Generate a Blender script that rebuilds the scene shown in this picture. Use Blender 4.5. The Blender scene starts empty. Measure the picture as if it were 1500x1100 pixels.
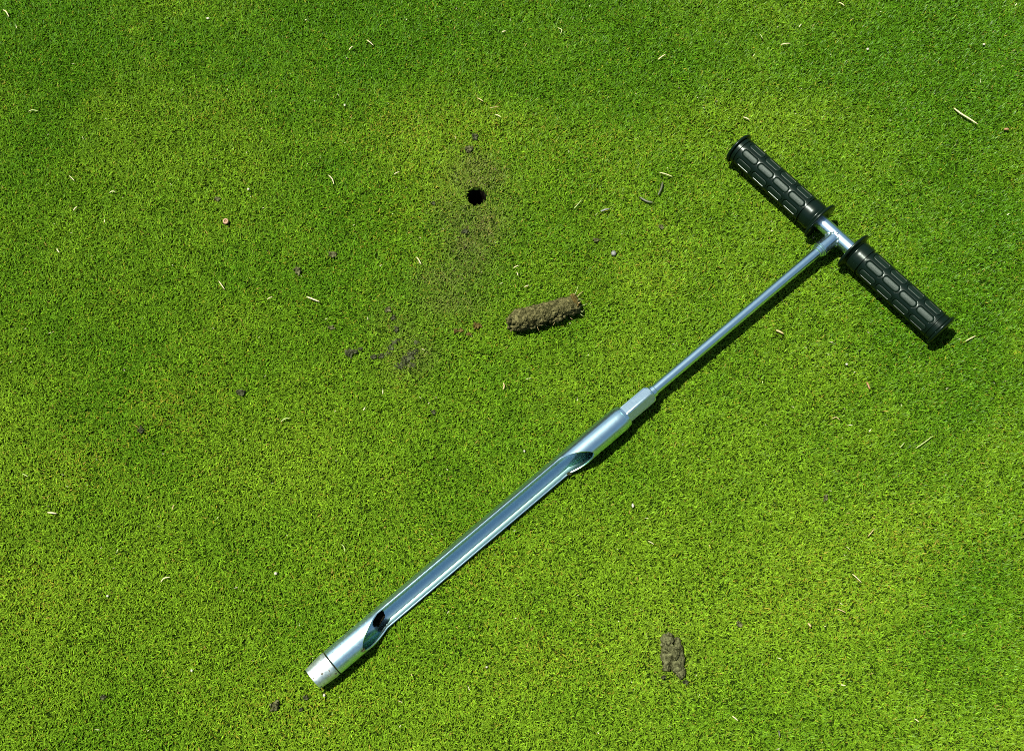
import bpy, bmesh, math, random
import numpy as np
from mathutils import Vector, Matrix, noise as mnoise

R = math.radians
rng = np.random.default_rng(11)
random.seed(11)
scene = bpy.context.scene
COL = scene.collection

# ------------------------------------------------------------------ camera, sky, sun, exposure
CAM_F, CAM_H, CAM_T = 1663.0, 1.049, R(22.46)          # focal length (px of a 1500 px frame), height, tilt
cd = bpy.data.cameras.new('camera')
cd.sensor_width = 36.0
cd.lens = 36.0 * CAM_F / 1500.0
cd.clip_start, cd.clip_end = 0.02, 1000.0
cam = bpy.data.objects.new('camera', cd)
cam.location = (0, 0, CAM_H)
cam.rotation_euler = (CAM_T, 0, 0)
COL.objects.link(cam)
scene.camera = cam

SUN_EL, SUN_AZ = R(69), R(168)                          # azimuth counter-clockwise from +X (the sun stands to the left)
world = bpy.data.worlds.new('World')
scene.world = world
world.use_nodes = True
wn = world.node_tree.nodes
wl = world.node_tree.links
wn.clear()
sky = wn.new('ShaderNodeTexSky')
sky.sky_type = 'NISHITA'
sky.sun_disc = False
sky.ozone_density = 0.5
sky.sun_elevation = SUN_EL
sky.sun_rotation = R(90) - SUN_AZ
bgn = wn.new('ShaderNodeBackground')
bgn.inputs['Strength'].default_value = 0.05
wout = wn.new('ShaderNodeOutputWorld')
wl.new(sky.outputs[0], bgn.inputs['Color'])
wl.new(bgn.outputs[0], wout.inputs['Surface'])

sd = bpy.data.lights.new('sun', 'SUN')
sd.energy = 5.0
sd.angle = R(0.53)
sd.color = (1.0, 0.955, 0.88)
sun = bpy.data.objects.new('sun', sd)
sdir = Vector((math.cos(SUN_EL) * math.cos(SUN_AZ), math.cos(SUN_EL) * math.sin(SUN_AZ), math.sin(SUN_EL)))
sun.rotation_euler = sdir.to_track_quat('Z', 'Y').to_euler()
sun.location = sdir * 5
COL.objects.link(sun)

scene.view_settings.view_transform = 'Standard'
scene.view_settings.look = 'None'
scene.view_settings.exposure = 1.6
scene.view_settings.gamma = 1.0
scene.view_settings.use_curve_mapping = False
scene.render.engine = 'CYCLES'
scene.cycles.use_denoising = False
scene.cycles.filter_width = 0.95
scene.cycles.max_bounces = 8
scene.cycles.sample_clamp_indirect = 1.5


# ------------------------------------------------------------------ helpers
def ground(px, py, h=0.004):
    """the point of the place at height h that the photograph shows at (px, py)"""
    x, y = (px - 750) / CAM_F, (550 - py) / CAM_F
    d = Vector((x, math.sin(CAM_T) + y * math.cos(CAM_T), -math.cos(CAM_T) + y * math.sin(CAM_T)))
    t = (h - CAM_H) / d.z
    return Vector((d.x * t, d.y * t, h))


def mesh_obj(name, verts, faces, mat, parent=None, smooth=True):
    me = bpy.data.meshes.new(name)
    me.from_pydata([tuple(v) for v in verts], [], faces)
    me.validate()
    if smooth:
        me.polygons.foreach_set('use_smooth', [True] * len(me.polygons))
    if mat:
        me.materials.append(mat)
    return link(name, me, parent)


def link(name, me, parent=None):
    o = bpy.data.objects.new(name, me)
    COL.objects.link(o)
    if parent:
        o.parent = parent
    return o


def tag(o, label=None, cat=None, group=None, kind=None):
    for k, v in (('label', label), ('category', cat), ('group', group), ('kind', kind)):
        if v:
            o[k] = v
    return o


def auto_smooth(o, ang=35):
    bm = bmesh.new()
    bm.from_mesh(o.data)
    bmesh.ops.remove_doubles(bm, verts=bm.verts, dist=1e-6)
    bmesh.ops.recalc_face_normals(bm, faces=bm.faces)
    for e in bm.edges:
        if len(e.link_faces) == 2 and e.calc_face_angle(0) > R(ang):
            e.smooth = False
    for f in bm.faces:
        f.smooth = True
    bm.to_mesh(o.data)
    bm.free()
    return o


def lathe(profile, n=64, closed=False):
    """profile: list of (x, r) along local +X"""
    V, F = [], []
    for x, r in profile:
        for k in range(n):
            a = 2 * math.pi * k / n
            V.append(Vector((x, r * math.sin(a), r * math.cos(a))))
    m = len(profile)
    for i in range(m - 1 + (1 if closed else 0)):
        i2 = (i + 1) % m
        for k in range(n):
            k2 = (k + 1) % n
            F.append((i * n + k, i2 * n + k, i2 * n + k2, i * n + k2))
    if not closed:
        if profile[0][1] > 1e-6:
            F.append(tuple(range(n)))
        if profile[-1][1] > 1e-6:
            F.append(tuple((m - 1) * n + k for k in reversed(range(n))))
    return V, F


def vnoise(x, y, cell, seed):
    """smooth value noise in 0..1, world metres"""
    r = np.random.default_rng(seed)
    tab = r.random((256, 256)).astype(np.float32)
    u, v = x / cell + 1000.3, y / cell + 1000.7
    i, j = np.floor(u).astype(np.int64), np.floor(v).astype(np.int64)
    fu, fv = u - i, v - j
    fu, fv = fu * fu * (3 - 2 * fu), fv * fv * (3 - 2 * fv)
    a, b = tab[i % 256, j % 256], tab[(i + 1) % 256, j % 256]
    c, d = tab[i % 256, (j + 1) % 256], tab[(i + 1) % 256, (j + 1) % 256]
    return (a * (1 - fu) + b * fu) * (1 - fv) + (c * (1 - fu) + d * fu) * fv


def fbm(x, y, cell, seed, octs=3):
    s, w, tot = 0, 1.0, 0
    for k in range(octs):
        s = s + w * vnoise(x, y, cell / 2 ** k, seed + k)
        tot += w
        w *= 0.55
    return s / tot


# ------------------------------------------------------------------ materials
def new_mat(name):
    m = bpy.data.materials.new(name)
    m.use_nodes = True
    nt = m.node_tree
    b = nt.nodes['Principled BSDF']
    return m, nt, b


def tex_noise(nt, scale, detail=4, rough=0.55, vec=None, mapping=None):
    tc = nt.nodes.new('ShaderNodeTexCoord')
    n = nt.nodes.new('ShaderNodeTexNoise')
    n.inputs['Scale'].default_value = scale
    n.inputs['Detail'].default_value = detail
    n.inputs['Roughness'].default_value = rough
    if mapping:
        mp = nt.nodes.new('ShaderNodeMapping')
        mp.inputs['Scale'].default_value = mapping
        nt.links.new(tc.outputs['Object'], mp.inputs['Vector'])
        nt.links.new(mp.outputs[0], n.inputs['Vector'])
    else:
        nt.links.new(tc.outputs['Object'], n.inputs['Vector'])
    return n


def ramp(nt, src, stops):
    r = nt.nodes.new('ShaderNodeValToRGB')
    e = r.color_ramp.elements
    while len(e) > 1:
        e.remove(e[-1])
    e[0].position, e[0].color = stops[0][0], stops[0][1]
    for p, c in stops[1:]:
        k = e.new(p)
        k.color = c
    nt.links.new(src, r.inputs['Fac'])
    return r


def c4(r, g, b):
    return (r, g, b, 1.0)


def bump(nt, b, src, strength, dist):
    n = nt.nodes.new('ShaderNodeBump')
    n.inputs['Strength'].default_value = strength
    n.inputs['Distance'].default_value = dist
    nt.links.new(src, n.inputs['Height'])
    nt.links.new(n.outputs[0], b.inputs['Normal'])
    return n


def metal(name, base, rough_lo, rough_hi, streak=(12, 700, 700), bstr=0.12, dirt=0.0, scuff=0.0, satin=0.0, share=0.45):
    m, nt, b = new_mat(name)
    b.inputs['Metallic'].default_value = 1.0
    n = tex_noise(nt, 1.0, 5, 0.6, mapping=streak)
    n2 = tex_noise(nt, 260.0, 4, 0.6)
    mx = nt.nodes.new('ShaderNodeMath')
    mx.operation = 'MULTIPLY_ADD'
    nt.links.new(n.outputs['Fac'], mx.inputs[0])
    mx.inputs[1].default_value = 0.5
    mh = nt.nodes.new('ShaderNodeMath')
    mh.operation = 'MULTIPLY'
    nt.links.new(n2.outputs['Fac'], mh.inputs[0])
    mh.inputs[1].default_value = 0.5
    nt.links.new(mh.outputs[0], mx.inputs[2])
    rr = nt.nodes.new('ShaderNodeMapRange')
    rr.inputs['From Min'].default_value = 0.35
    rr.inputs['From Max'].default_value = 0.65
    rr.inputs['To Min'].default_value = rough_lo
    rr.inputs['To Max'].default_value = rough_hi
    nt.links.new(mx.outputs[0], rr.inputs['Value'])
    if scuff:                                                # worn duller towards the end that goes into the soil
        tcx = nt.nodes.new('ShaderNodeTexCoord')
        sep = nt.nodes.new('ShaderNodeSeparateXYZ')
        nt.links.new(tcx.outputs['Object'], sep.inputs[0])
        mr = nt.nodes.new('ShaderNodeMapRange')
        mr.inputs['From Min'].default_value = 0.42
        mr.inputs['From Max'].default_value = 0.65
        mr.inputs['To Min'].default_value = 0.0
        mr.inputs['To Max'].default_value = scuff
        nt.links.new(sep.outputs[0], mr.inputs['Value'])
        ad = nt.nodes.new('ShaderNodeMath')
        nt.links.new(rr.outputs[0], ad.inputs[0])
        nt.links.new(mr.outputs[0], ad.inputs[1])
        nt.links.new(ad.outputs[0], b.inputs['Roughness'])
    else:
        nt.links.new(rr.outputs[0], b.inputs['Roughness'])
    d = tuple(v * 0.84 for v in base)
    cr = ramp(nt, n2.outputs['Fac'], [(0.3, c4(*d)), (0.6, c4(*base))])
    if dirt:
        n3 = tex_noise(nt, 420.0, 3, 0.5)
        dr = ramp(nt, n3.outputs['Fac'], [(0.0, c4(0, 0, 0)), (1 - dirt - 0.03, c4(0, 0, 0)), (1 - dirt, c4(1, 1, 1))])
        if scuff:                                            # soil specks only near the tip
            mg = nt.nodes.new('ShaderNodeMath')
            mg.operation = 'MULTIPLY'
            m2 = nt.nodes.new('ShaderNodeMapRange')
            m2.inputs['From Min'].default_value = 0.60
            m2.inputs['From Max'].default_value = 0.63
            nt.links.new(sep.outputs[0], m2.inputs['Value'])
            nt.links.new(dr.outputs[0], mg.inputs[0])
            nt.links.new(m2.outputs[0], mg.inputs[1])
            dr = mg
        mix = nt.nodes.new('ShaderNodeMix')
        mix.data_type = 'RGBA'
        nt.links.new(dr.outputs[0], mix.inputs['Factor'])
        nt.links.new(cr.outputs[0], mix.inputs[6])
        mix.inputs[7].default_value = c4(0.05, 0.045, 0.03)
        nt.links.new(mix.outputs[2], b.inputs['Base Color'])
        inv = nt.nodes.new('ShaderNodeMath')
        inv.operation = 'SUBTRACT'
        inv.inputs[0].default_value = 1.0
        nt.links.new(dr.outputs[0], inv.inputs[1])
        nt.links.new(inv.outputs[0], b.inputs['Metallic'])
    else:
        nt.links.new(cr.outputs[0], b.inputs['Base Color'])
    bn = bump(nt, b, mx.outputs[0], bstr, 0.0006)
    if satin:                                                # zinc skin: part mirror, part satin
        gl = nt.nodes.new('ShaderNodeBsdfGlossy')
        gl.inputs['Roughness'].default_value = satin
        gl.inputs['Color'].default_value = c4(*base)
        nt.links.new(bn.outputs[0], gl.inputs['Normal'])
        ms_ = nt.nodes.new('ShaderNodeMixShader')
        ms_.inputs[0].default_value = share
        nt.links.new(b.outputs[0], ms_.inputs[1])
        nt.links.new(gl.outputs[0], ms_.inputs[2])
        nt.links.new(ms_.outputs[0], nt.nodes['Material Output'].inputs['Surface'])
    return m


M_ZINC = metal('zinc_plated_steel', (0.54, 0.76, 0.75), 0.10, 0.20, satin=0.30)
M_TUBE = metal('zinc_plated_tube', (0.54, 0.77, 0.75), 0.10, 0.20, streak=(30, 520, 520), bstr=0.10, scuff=0.20, satin=0.31, dirt=0.33)
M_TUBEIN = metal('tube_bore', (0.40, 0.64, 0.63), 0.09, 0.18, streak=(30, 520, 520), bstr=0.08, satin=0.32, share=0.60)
M_TIP = metal('scuffed_steel', (0.58, 0.68, 0.62), 0.38, 0.52, streak=(200, 200, 200), bstr=0.16, dirt=0.345)
M_HEX = metal('machined_steel', (0.58, 0.76, 0.73), 0.10, 0.20, streak=(500, 120, 120), bstr=0.16, satin=0.3)
M_WELD = metal('weld_steel', (0.42, 0.50, 0.50), 0.22, 0.4, streak=(300, 300, 300), bstr=0.3, dirt=0.33)


def rubber(name, base, rough, grain, gstr):
    m, nt, b = new_mat(name)
    n = tex_noise(nt, grain, 3, 0.6)
    d = tuple(v * 0.75 for v in base)
    cr = ramp(nt, n.outputs['Fac'], [(0.35, c4(*d)), (0.65, c4(*base))])
    nt.links.new(cr.outputs[0], b.inputs['Base Color'])
    b.inputs['Roughness'].default_value = rough
    b.inputs['Specular IOR Level'].default_value = 0.16
    b.inputs['Specular Tint'].default_value = (0.85, 1.0, 0.9, 1)
    bump(nt, b, n.outputs['Fac'], gstr, 0.0004)
    return m


M_RUBBER = rubber('black_rubber', (0.0017, 0.0052, 0.0030), 0.28, 900, 0.10)
M_PAD = rubber('grained_rubber', (0.003, 0.0085, 0.0050), 0.44, 1500, 0.4)


def soil(name, dark, lite, bs=1.0, fine=430.0):
    m, nt, b = new_mat(name)
    n = tex_noise(nt, fine, 4, 0.75)
    n2 = tex_noise(nt, 190.0, 3, 0.6)
    mix = nt.nodes.new('ShaderNodeMath')
    mix.operation = 'MULTIPLY_ADD'
    nt.links.new(n.outputs['Fac'], mix.inputs[0])
    mix.inputs[1].default_value = 0.6
    h = nt.nodes.new('ShaderNodeMath')
    h.operation = 'MULTIPLY'
    h.inputs[1].default_value = 0.4
    nt.links.new(n2.outputs['Fac'], h.inputs[0])
    nt.links.new(h.outputs[0], mix.inputs[2])
    mid_ = tuple((a_ * 0.55 + c_ * 0.45) for a_, c_ in zip(dark, lite))
    top_ = tuple(min(1, c_ * 1.5) for c_ in lite)
    cr = ramp(nt, mix.outputs[0], [(0.40, c4(*dark)), (0.49, c4(*mid_)), (0.57, c4(*lite)), (0.66, c4(*top_))])
    nt.links.new(cr.outputs[0], b.inputs['Base Color'])
    b.inputs['Roughness'].default_value = 0.95
    b.inputs['Specular IOR Level'].default_value = 0.0
    bump(nt, b, n.outputs['Fac'], bs, 0.0020)
    return m


M_CORE = soil('sandy_soil', (0.009, 0.010, 0.003), (0.090, 0.087, 0.034))
M_SOIL = soil('grey_soil', (0.010, 0.0110, 0.004), (0.086, 0.092, 0.040))
M_DARKSOIL = soil('dark_soil', (0.006, 0.0075, 0.003), (0.050, 0.058, 0.027))
M_BROWN = soil('brown_thatch', (0.020, 0.015, 0.004), (0.090, 0.070, 0.020))
M_HOLE = soil('blackish_soil', (0.004, 0.0036, 0.0024), (0.012, 0.011, 0.007))  # near-black soil colour: hole wall, seam ring and slot residue
M_DUST = soil('dry_crumb_soil', (0.04, 0.035, 0.018), (0.12, 0.105, 0.055), fine=300)


def straw_mat(name, a, b_):
    m, nt, b = new_mat(name)
    n = tex_noise(nt, 1.0, 3, 0.5, mapping=(300, 2200, 2200))
    cr = ramp(nt, n.outputs['Fac'], [(0.3, c4(*a)), (0.7, c4(*b_))])
    nt.links.new(cr.outputs[0], b.inputs['Base Color'])
    b.inputs['Roughness'].default_value = 0.6
    return m


M_STRAW = straw_mat('dry_straw', (0.22, 0.21, 0.09), (0.36, 0.34, 0.17))
M_TAN = straw_mat('tan_straw', (0.17, 0.13, 0.045), (0.28, 0.22, 0.09))
M_GSTRAW = straw_mat('green_straw', (0.12, 0.17, 0.04), (0.24, 0.28, 0.09))
M_WHITE = straw_mat('pale_chip', (0.16, 0.16, 0.11), (0.29, 0.285, 0.20))
M_TWIG = straw_mat('dark_twig', (0.020, 0.028, 0.010), (0.045, 0.05, 0.02))
M_PELLET = straw_mat('grey_pellet', (0.05, 0.055, 0.045), (0.10, 0.11, 0.09))
M_REDLEAF = straw_mat('red_brown_leaf', (0.10, 0.05, 0.014), (0.18, 0.10, 0.03))
M_SEED = straw_mat('brown_seed', (0.12, 0.065, 0.028), (0.21, 0.13, 0.07))

# grass blades: colour per blade, some light passes through
m, nt, b = new_mat('grass_blade')
at = nt.nodes.new('ShaderNodeAttribute')
at.attribute_name = 'blade_colour'
nt.links.new(at.outputs['Color'], b.inputs['Base Color'])
b.inputs['Roughness'].default_value = 0.42
b.inputs['Specular IOR Level'].default_value = 0.14
tr = nt.nodes.new('ShaderNodeBsdfTranslucent')
nt.links.new(at.outputs['Color'], tr.inputs['Color'])
ms = nt.nodes.new('ShaderNodeMixShader')
ms.inputs[0].default_value = 0.34
nt.links.new(b.outputs[0], ms.inputs[1])
nt.links.new(tr.outputs[0], ms.inputs[2])
nt.links.new(ms.outputs[0], nt.nodes['Material Output'].inputs['Surface'])
M_GRASS = m

m, nt, b = new_mat('turf_thatch')
n = tex_noise(nt, 420.0, 5, 0.7)
n2 = tex_noise(nt, 7.0, 4, 0.6)
mx = nt.nodes.new('ShaderNodeMath')
mx.operation = 'MULTIPLY_ADD'
nt.links.new(n.outputs['Fac'], mx.inputs[0])
mx.inputs[1].default_value = 0.7
hh = nt.nodes.new('ShaderNodeMath')
hh.operation = 'MULTIPLY'
hh.inputs[1].default_value = 0.3
nt.links.new(n2.outputs['Fac'], hh.inputs[0])
nt.links.new(hh.outputs[0], mx.inputs[2])
cr = ramp(nt, mx.outputs[0], [(0.30, c4(0.003, 0.007, 0.001)), (0.55, c4(0.009, 0.020, 0.002)), (0.75, c4(0.020, 0.028, 0.004))])
nt.links.new(cr.outputs[0], b.inputs['Base Color'])
b.inputs['Roughness'].default_value = 0.95
b.inputs['Specular IOR Level'].default_value = 0.0
bump(nt, b, n.outputs['Fac'], 0.8, 0.003)
M_GROUND = m

# ------------------------------------------------------------------ ground sheet with the sampling hole in it
HC = ground(698, 288, 0.002)
HR = 0.0104


def hole_r(a):
    return HR * (1 + 0.05 * math.sin(3 * a + 0.6) + 0.04 * math.sin(5 * a + 2.0) + 0.04 * math.sin(11 * a))


NA = 72
radii = [1.0, 1.06, 1.2, 1.5, 2.2, 4, 9, 20, 45, 100, 250, 700, 2500, 9000, 30000, 60000]
V, F = [], []
for q in radii:
    for k in range(NA):
        a = 2 * math.pi * k / NA
        rr = hole_r(a) * q if q < 9 else HR * q
        V.append((HC.x + rr * math.cos(a), HC.y + rr * math.sin(a), 0.0 if q > 1.1 else -0.0004))
for i in range(len(radii) - 1):
    for k in range(NA):
        k2 = (k + 1) % NA
        F.append((i * NA + k, (i + 1) * NA + k, (i + 1) * NA + k2, i * NA + k2))
g = mesh_obj('ground', V, F, M_GROUND)
tag(g, kind='structure')

# far trees round the green (they show only as the dark line between sky and turf in the bright metal)
V, F = [], []
NTR, NTZ = 360, 9
for i in range(NTR):
    a = 2 * math.pi * i / NTR
    top = 17 + 4.0 * mnoise.noise(Vector((math.cos(a) * 3, math.sin(a) * 3, 0.5))) + 2.2 * mnoise.noise(Vector((math.cos(a) * 14, math.sin(a) * 14, 1.5)))
    for j in range(NTZ):
        t = j / (NTZ - 1)
        rr = 46 + 2.2 * mnoise.noise(Vector((math.cos(a) * 16, math.sin(a) * 16, t * 5))) + 5 * t * t
        V.append((rr * math.cos(a), rr * math.sin(a), -0.05 + top * t))
for i in range(NTR):
    for j in range(NTZ - 1):
        i2 = (i + 1) % NTR
        F.append((i * NTZ + j, i * NTZ + j + 1, i2 * NTZ + j + 1, i2 * NTZ + j))
m, nt, b = new_mat('far_foliage')
n = tex_noise(nt, 1.2, 5, 0.7)
cr = ramp(nt, n.outputs['Fac'], [(0.3, c4(0.012, 0.025, 0.006)), (0.7, c4(0.05, 0.085, 0.02))])
nt.links.new(cr.outputs[0], b.inputs['Base Color'])
b.inputs['Roughness'].default_value = 0.9
tag(mesh_obj('tree_line', V, F, m), kind='stuff')

V, F = [], []
depths = [0.0, -0.004, -0.010, -0.02, -0.035, -0.055, -0.08, -0.10]
for i, z in enumerate(depths):
    for k in range(NA):
        a = 2 * math.pi * k / NA
        rr = hole_r(a) * (1.0 if i == 0 else 0.96 + 0.10 * mnoise.noise(Vector((math.cos(a) * 2, math.sin(a) * 2, z * 90))))
        V.append((rr * math.cos(a), rr * math.sin(a), z - 0.0005))
for i in range(len(depths) - 1):
    for k in range(NA):
        k2 = (k + 1) % NA
        F.append((i * NA + k, i * NA + k2, (i + 1) * NA + k2, (i + 1) * NA + k))
F.append(tuple((len(depths) - 1) * NA + k for k in range(NA)))
o = mesh_obj('soil_hole', V, F, M_HOLE)
o.location = (HC.x, HC.y, 0)
tag(o, 'dark round hole punched in the turf with dusty brown grass around it', 'hole')

# ------------------------------------------------------------------ the sampler
TX, TY, TA = 0.3342, 0.5798, R(40.96)
HT, DH, LEN = 0.0225, 0.0080, 0.6768
root = bpy.data.objects.new('soil_sampler', None)
root.empty_display_size = 0.1
COL.objects.link(root)
root.location = (TX, TY, 0)
root.rotation_euler = (0, 0, math.pi + TA)
tag(root, 'steel T-handle soil sampler with black rubber grips and slotted tube', 'soil sampler')

AX = Matrix.Translation((0, 0, HT)) @ Matrix.Rotation(math.asin(DH / LEN), 4, 'Y')   # local frame of the shaft


def ax(V):
    return [AX @ Vector(v) for v in V]


# crossbar of the T
BAR = 0.0077
V, F = lathe([(-0.135, BAR), (0.135, BAR)], 64)
Rz = Matrix.Translation((0, 0, HT)) @ Matrix.Rotation(math.pi / 2, 4, 'Z')
o = mesh_obj('crossbar', [Rz @ v for v in V], F, M_ZINC, root)
auto_smooth(o)

# welded socket with turned rings, then the rod
prof = [(0.004, 0.0075), (0.0225, 0.0075), (0.0232, 0.0080), (0.0246, 0.0080), (0.0250, 0.0071), (0.0262, 0.0071),
        (0.0266, 0.0066), (0.0276, 0.0066), (0.0280, 0.0062), (0.0290, 0.0062), (0.0296, 0.0051)]
V, F = lathe(prof, 64)
o = mesh_obj('socket', ax(V), F, M_ZINC, root)
auto_smooth(o, 25)
V, F = [], []
NB, NT = 64, 10
for i in range(NB):                                        # weld bead round the saddle joint
    a = 2 * math.pi * i / NB
    rs = 0.0078
    cy, cz = rs * math.cos(a), rs * math.sin(a) * 0.97
    c = Vector((math.sqrt(max(BAR * BAR - cz * cz, 1e-9)), cy, cz))
    ph = 0.0011 * (1 + 0.45 * math.sin(a * 13) + 0.35 * mnoise.noise(Vector((i * 0.9, 3.1, 0))))
    rad = Vector((0, math.cos(a), math.sin(a)))
    out = (Vector((1, 0, 0)) * 0.8 + rad * 0.6).normalized()
    sid = (Vector((1, 0, 0)) * 0.6 - rad * 0.8).normalized()
    for j in range(NT):
        b_ = 2 * math.pi * j / NT
        V.append(c + out * ph * math.cos(b_) + sid * ph * math.sin(b_))
for i in range(NB):
    for j in range(NT):
        F.append((i * NT + j, ((i + 1) % NB) * NT + j, ((i + 1) % NB) * NT + (j + 1) % NT, i * NT + (j + 1) % NT))
mesh_obj('weld_bead', ax(V), F, M_WELD, root)
V, F = lathe([(0.0285, 0.00505), (0.2595, 0.00505)], 48)
o = mesh_obj('rod', ax(V), F, M_ZINC, root)
auto_smooth(o)
V, F = lathe([(0.2588, 0.0055), (0.2595, 0.0061), (0.2632, 0.0061), (0.2638, 0.0055), (0.2646, 0.0055)], 48)
o = mesh_obj('neck_ring', ax(V), F, M_ZINC, root)
auto_smooth(o, 25)

# long hexagonal coupling nut with chamfered ends
HXR, HXA = 0.0099, R(16)


def hex_r(a):
    q = (a - HXA) % (math.pi / 3) - math.pi / 6
    return HXR * math.cos(math.pi / 6) / math.cos(q)


NHX = 120
V, F = [], []
st = [(0.2642, 0.0082), (0.2648, 0.0088), (0.2662, 0.0094), (0.2674, 0.02), (0.2985, 0.02), (0.2998, 0.0092)]
for x, cap in st:
    for k in range(NHX):
        a = 2 * math.pi * k / NHX + HXA
        r_ = min(hex_r(a), cap)
        V.append((x, r_ * math.sin(a), r_ * math.cos(a)))
for i in range(len(st) - 1):
    for k in range(NHX):
        F.append((i * NHX + k, (i + 1) * NHX + k, (i + 1) * NHX + (k + 1) % NHX, i * NHX + (k + 1) % NHX))
F.append(tuple(range(NHX)))
F.append(tuple((len(st) - 1) * NHX + k for k in reversed(range(NHX))))
o = mesh_obj('hex_nut', ax(V), F, M_HEX, root)
auto_smooth(o, 20)

# sampling tube: half cut away between s = 0.349 and 0.627
RO, RI = 0.01245, 0.0108
S0, S1, S2, S3 = 0.3488, 0.3765, 0.5980, 0.6270
SLOT = R(59)


def tube_ro(s):
    t = min(max((s - 0.2996) / 0.009, 0), 1)
    return 0.0114 + (RO - 0.0114) * (1 - (1 - t) ** 2)


def cut_w(s):
    if s <= S0 or s >= S3:
        return 0.0
    if s < S1:
        d = 1 - (s - S0) / (S1 - S0)
    elif s > S2:
        d = 1 - (S3 - s) / (S3 - S2)
    else:
        d = 0.0
    d = max(min(d, 1.0), 0.0)
    return math.acos(d)


stations = [0.2994, 0.3012, 0.3026, 0.3029, 0.3034, 0.3037, 0.3060, 0.3100, 0.3150, 0.3200, 0.3300, 0.3400]
stations += [S0 + (S1 - S0) * (i / 16) ** 2 for i in range(17)]
stations += [S1 + (S2 - S1) * i / 24 for i in range(1, 25)]
stations += [S3 - (S3 - S2) * (i / 16) ** 2 for i in range(15, -1, -1)]
stations += [0.636, 0.646, 0.6544, 0.6548]
NTH = 72
V, F = [], []
wv = [cut_w(s) for s in stations]
NS = len(stations)
for si, s in enumerate(stations):
    ro = tube_ro(s) - (0.0004 if 0.3028 < s < 0.3035 else 0) - (0.0003 if s > 0.6546 else 0)
    for k in range(NTH + 1):
        a = SLOT + wv[si] + (2 * math.pi - 2 * wv[si]) * k / NTH
        V.append((s, ro * math.sin(a), ro * math.cos(a)))
base = len(V)
for si, s in enumerate(stations):
    ri = min(RI, tube_ro(s) - 0.0014)
    for k in range(NTH + 1):
        a = SLOT + wv[si] + (2 * math.pi - 2 * wv[si]) * k / NTH
        V.append((s, ri * math.sin(a), ri * math.cos(a)))
M1 = NTH + 1
ridge = {}
nskin = len(V)
for i in range(NS - 1):
    for k in range(NTH):
        F.append((i * M1 + k, (i + 1) * M1 + k, (i + 1) * M1 + k + 1, i * M1 + k + 1))
        F.append((base + i * M1 + k, base + i * M1 + k + 1, base + (i + 1) * M1 + k + 1, base + (i + 1) * M1 + k))
    if wv[i] > 0 or wv[i + 1] > 0:
        for k in (0, NTH):
            # rounded cut edge: three ridge points between the outer and the inner skin
            def edge(ii):
                po, pi_ = V[ii * M1 + k], V[base + ii * M1 + k]
                a = math.atan2(po[1], po[2])
                sg = -1 if k == 0 else 1
                tdir = (0, sg * math.cos(a), -sg * math.sin(a))
                q_ = []
                for f_ in (0.18, 0.5, 0.82):
                    bul = 0.00075 * math.sin(math.pi * f_) * min(1, wv[ii] * 3)
                    q_.append(tuple(po[c] + (pi_[c] - po[c]) * f_ + tdir[c] * bul for c in range(3)))
                return q_
            for ii in (i, i + 1):
                if (ii, k) not in ridge:
                    ridge[(ii, k)] = len(V)
                    V += edge(ii)
            ra, rb_ = ridge[(i, k)], ridge[(i + 1, k)]
            ca_ = [i * M1 + k, ra, ra + 1, ra + 2, base + i * M1 + k]
            cb_ = [(i + 1) * M1 + k, rb_, rb_ + 1, rb_ + 2, base + (i + 1) * M1 + k]
            for q in range(4):
                F.append((ca_[q], cb_[q], cb_[q + 1], ca_[q + 1]))
for i in (0, NS - 1):
    for k in range(NTH):
        F.append((i * M1 + k, i * M1 + k + 1, base + i * M1 + k + 1, base + i * M1 + k))
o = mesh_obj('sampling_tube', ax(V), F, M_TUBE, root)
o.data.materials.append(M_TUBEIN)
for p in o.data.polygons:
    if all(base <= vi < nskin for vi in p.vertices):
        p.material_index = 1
auto_smooth(o, 32)
V, F = lathe([(0.3180, 0.0100), (0.3300, 0.0106), (0.3304, 0.0098), (0.3304, 0.0)], 48)     # inner stop of the tube
o = mesh_obj('tube_plug', ax(V), F, M_TIP, root)
auto_smooth(o, 32)

# near-black ring set in the seam, then the cutting tip
V, F = lathe([(0.6546, 0.0110), (0.6546, 0.01195), (0.6562, 0.01195), (0.6562, 0.0110)], 64, closed=True)
mesh_obj('seam_groove', ax(V), F, M_HOLE, root)
prof = [(0.6556, 0.0113), (0.6556, 0.0116), (0.6558, 0.0120), (0.6562, 0.01240), (0.6600, 0.01235), (0.6680, 0.0117), (0.6755, 0.01085), (0.6768, 0.0106),
        (0.6768, 0.0103), (0.6740, 0.0099), (0.6556, 0.0099)]
V, F = lathe(prof, 72, closed=True)
o = mesh_obj('cutting_tip', ax(V), F, M_TIP, root)
auto_smooth(o, 32)

# rubber grips
GL = 0.1200
DC = 0.1424
NA_, HLX, HLW, CR = 8, 0.0100, 0.0039, 0.0034
LOZ = [0.0217 + 0.0223 * i for i in range(4)]
GR = 0.0150


def body_r(x):
    r_ = GR
    pts = [(0.000, .0140), (0.003, .0140), (0.0036, .0148), (0.0072, .0150), (0.0078, .0139), (0.0086, .0139), (0.0092, .0149), (0.0120, GR),
           (0.1004, GR), (0.1009, .0136), (0.1024, .0136), (0.1029, .0154), (0.1130, .0153), (0.1138, .0148), (0.1150, .0148), (0.1160, .0155), (0.118, 0.0165), (0.1196, .0165)]
    for (x0, r0), (x1, r1) in zip(pts, pts[1:]):
        if x <= x1:
            return r0 + (r1 - r0) * (x - x0) / (x1 - x0)
    return pts[-1][1]


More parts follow.
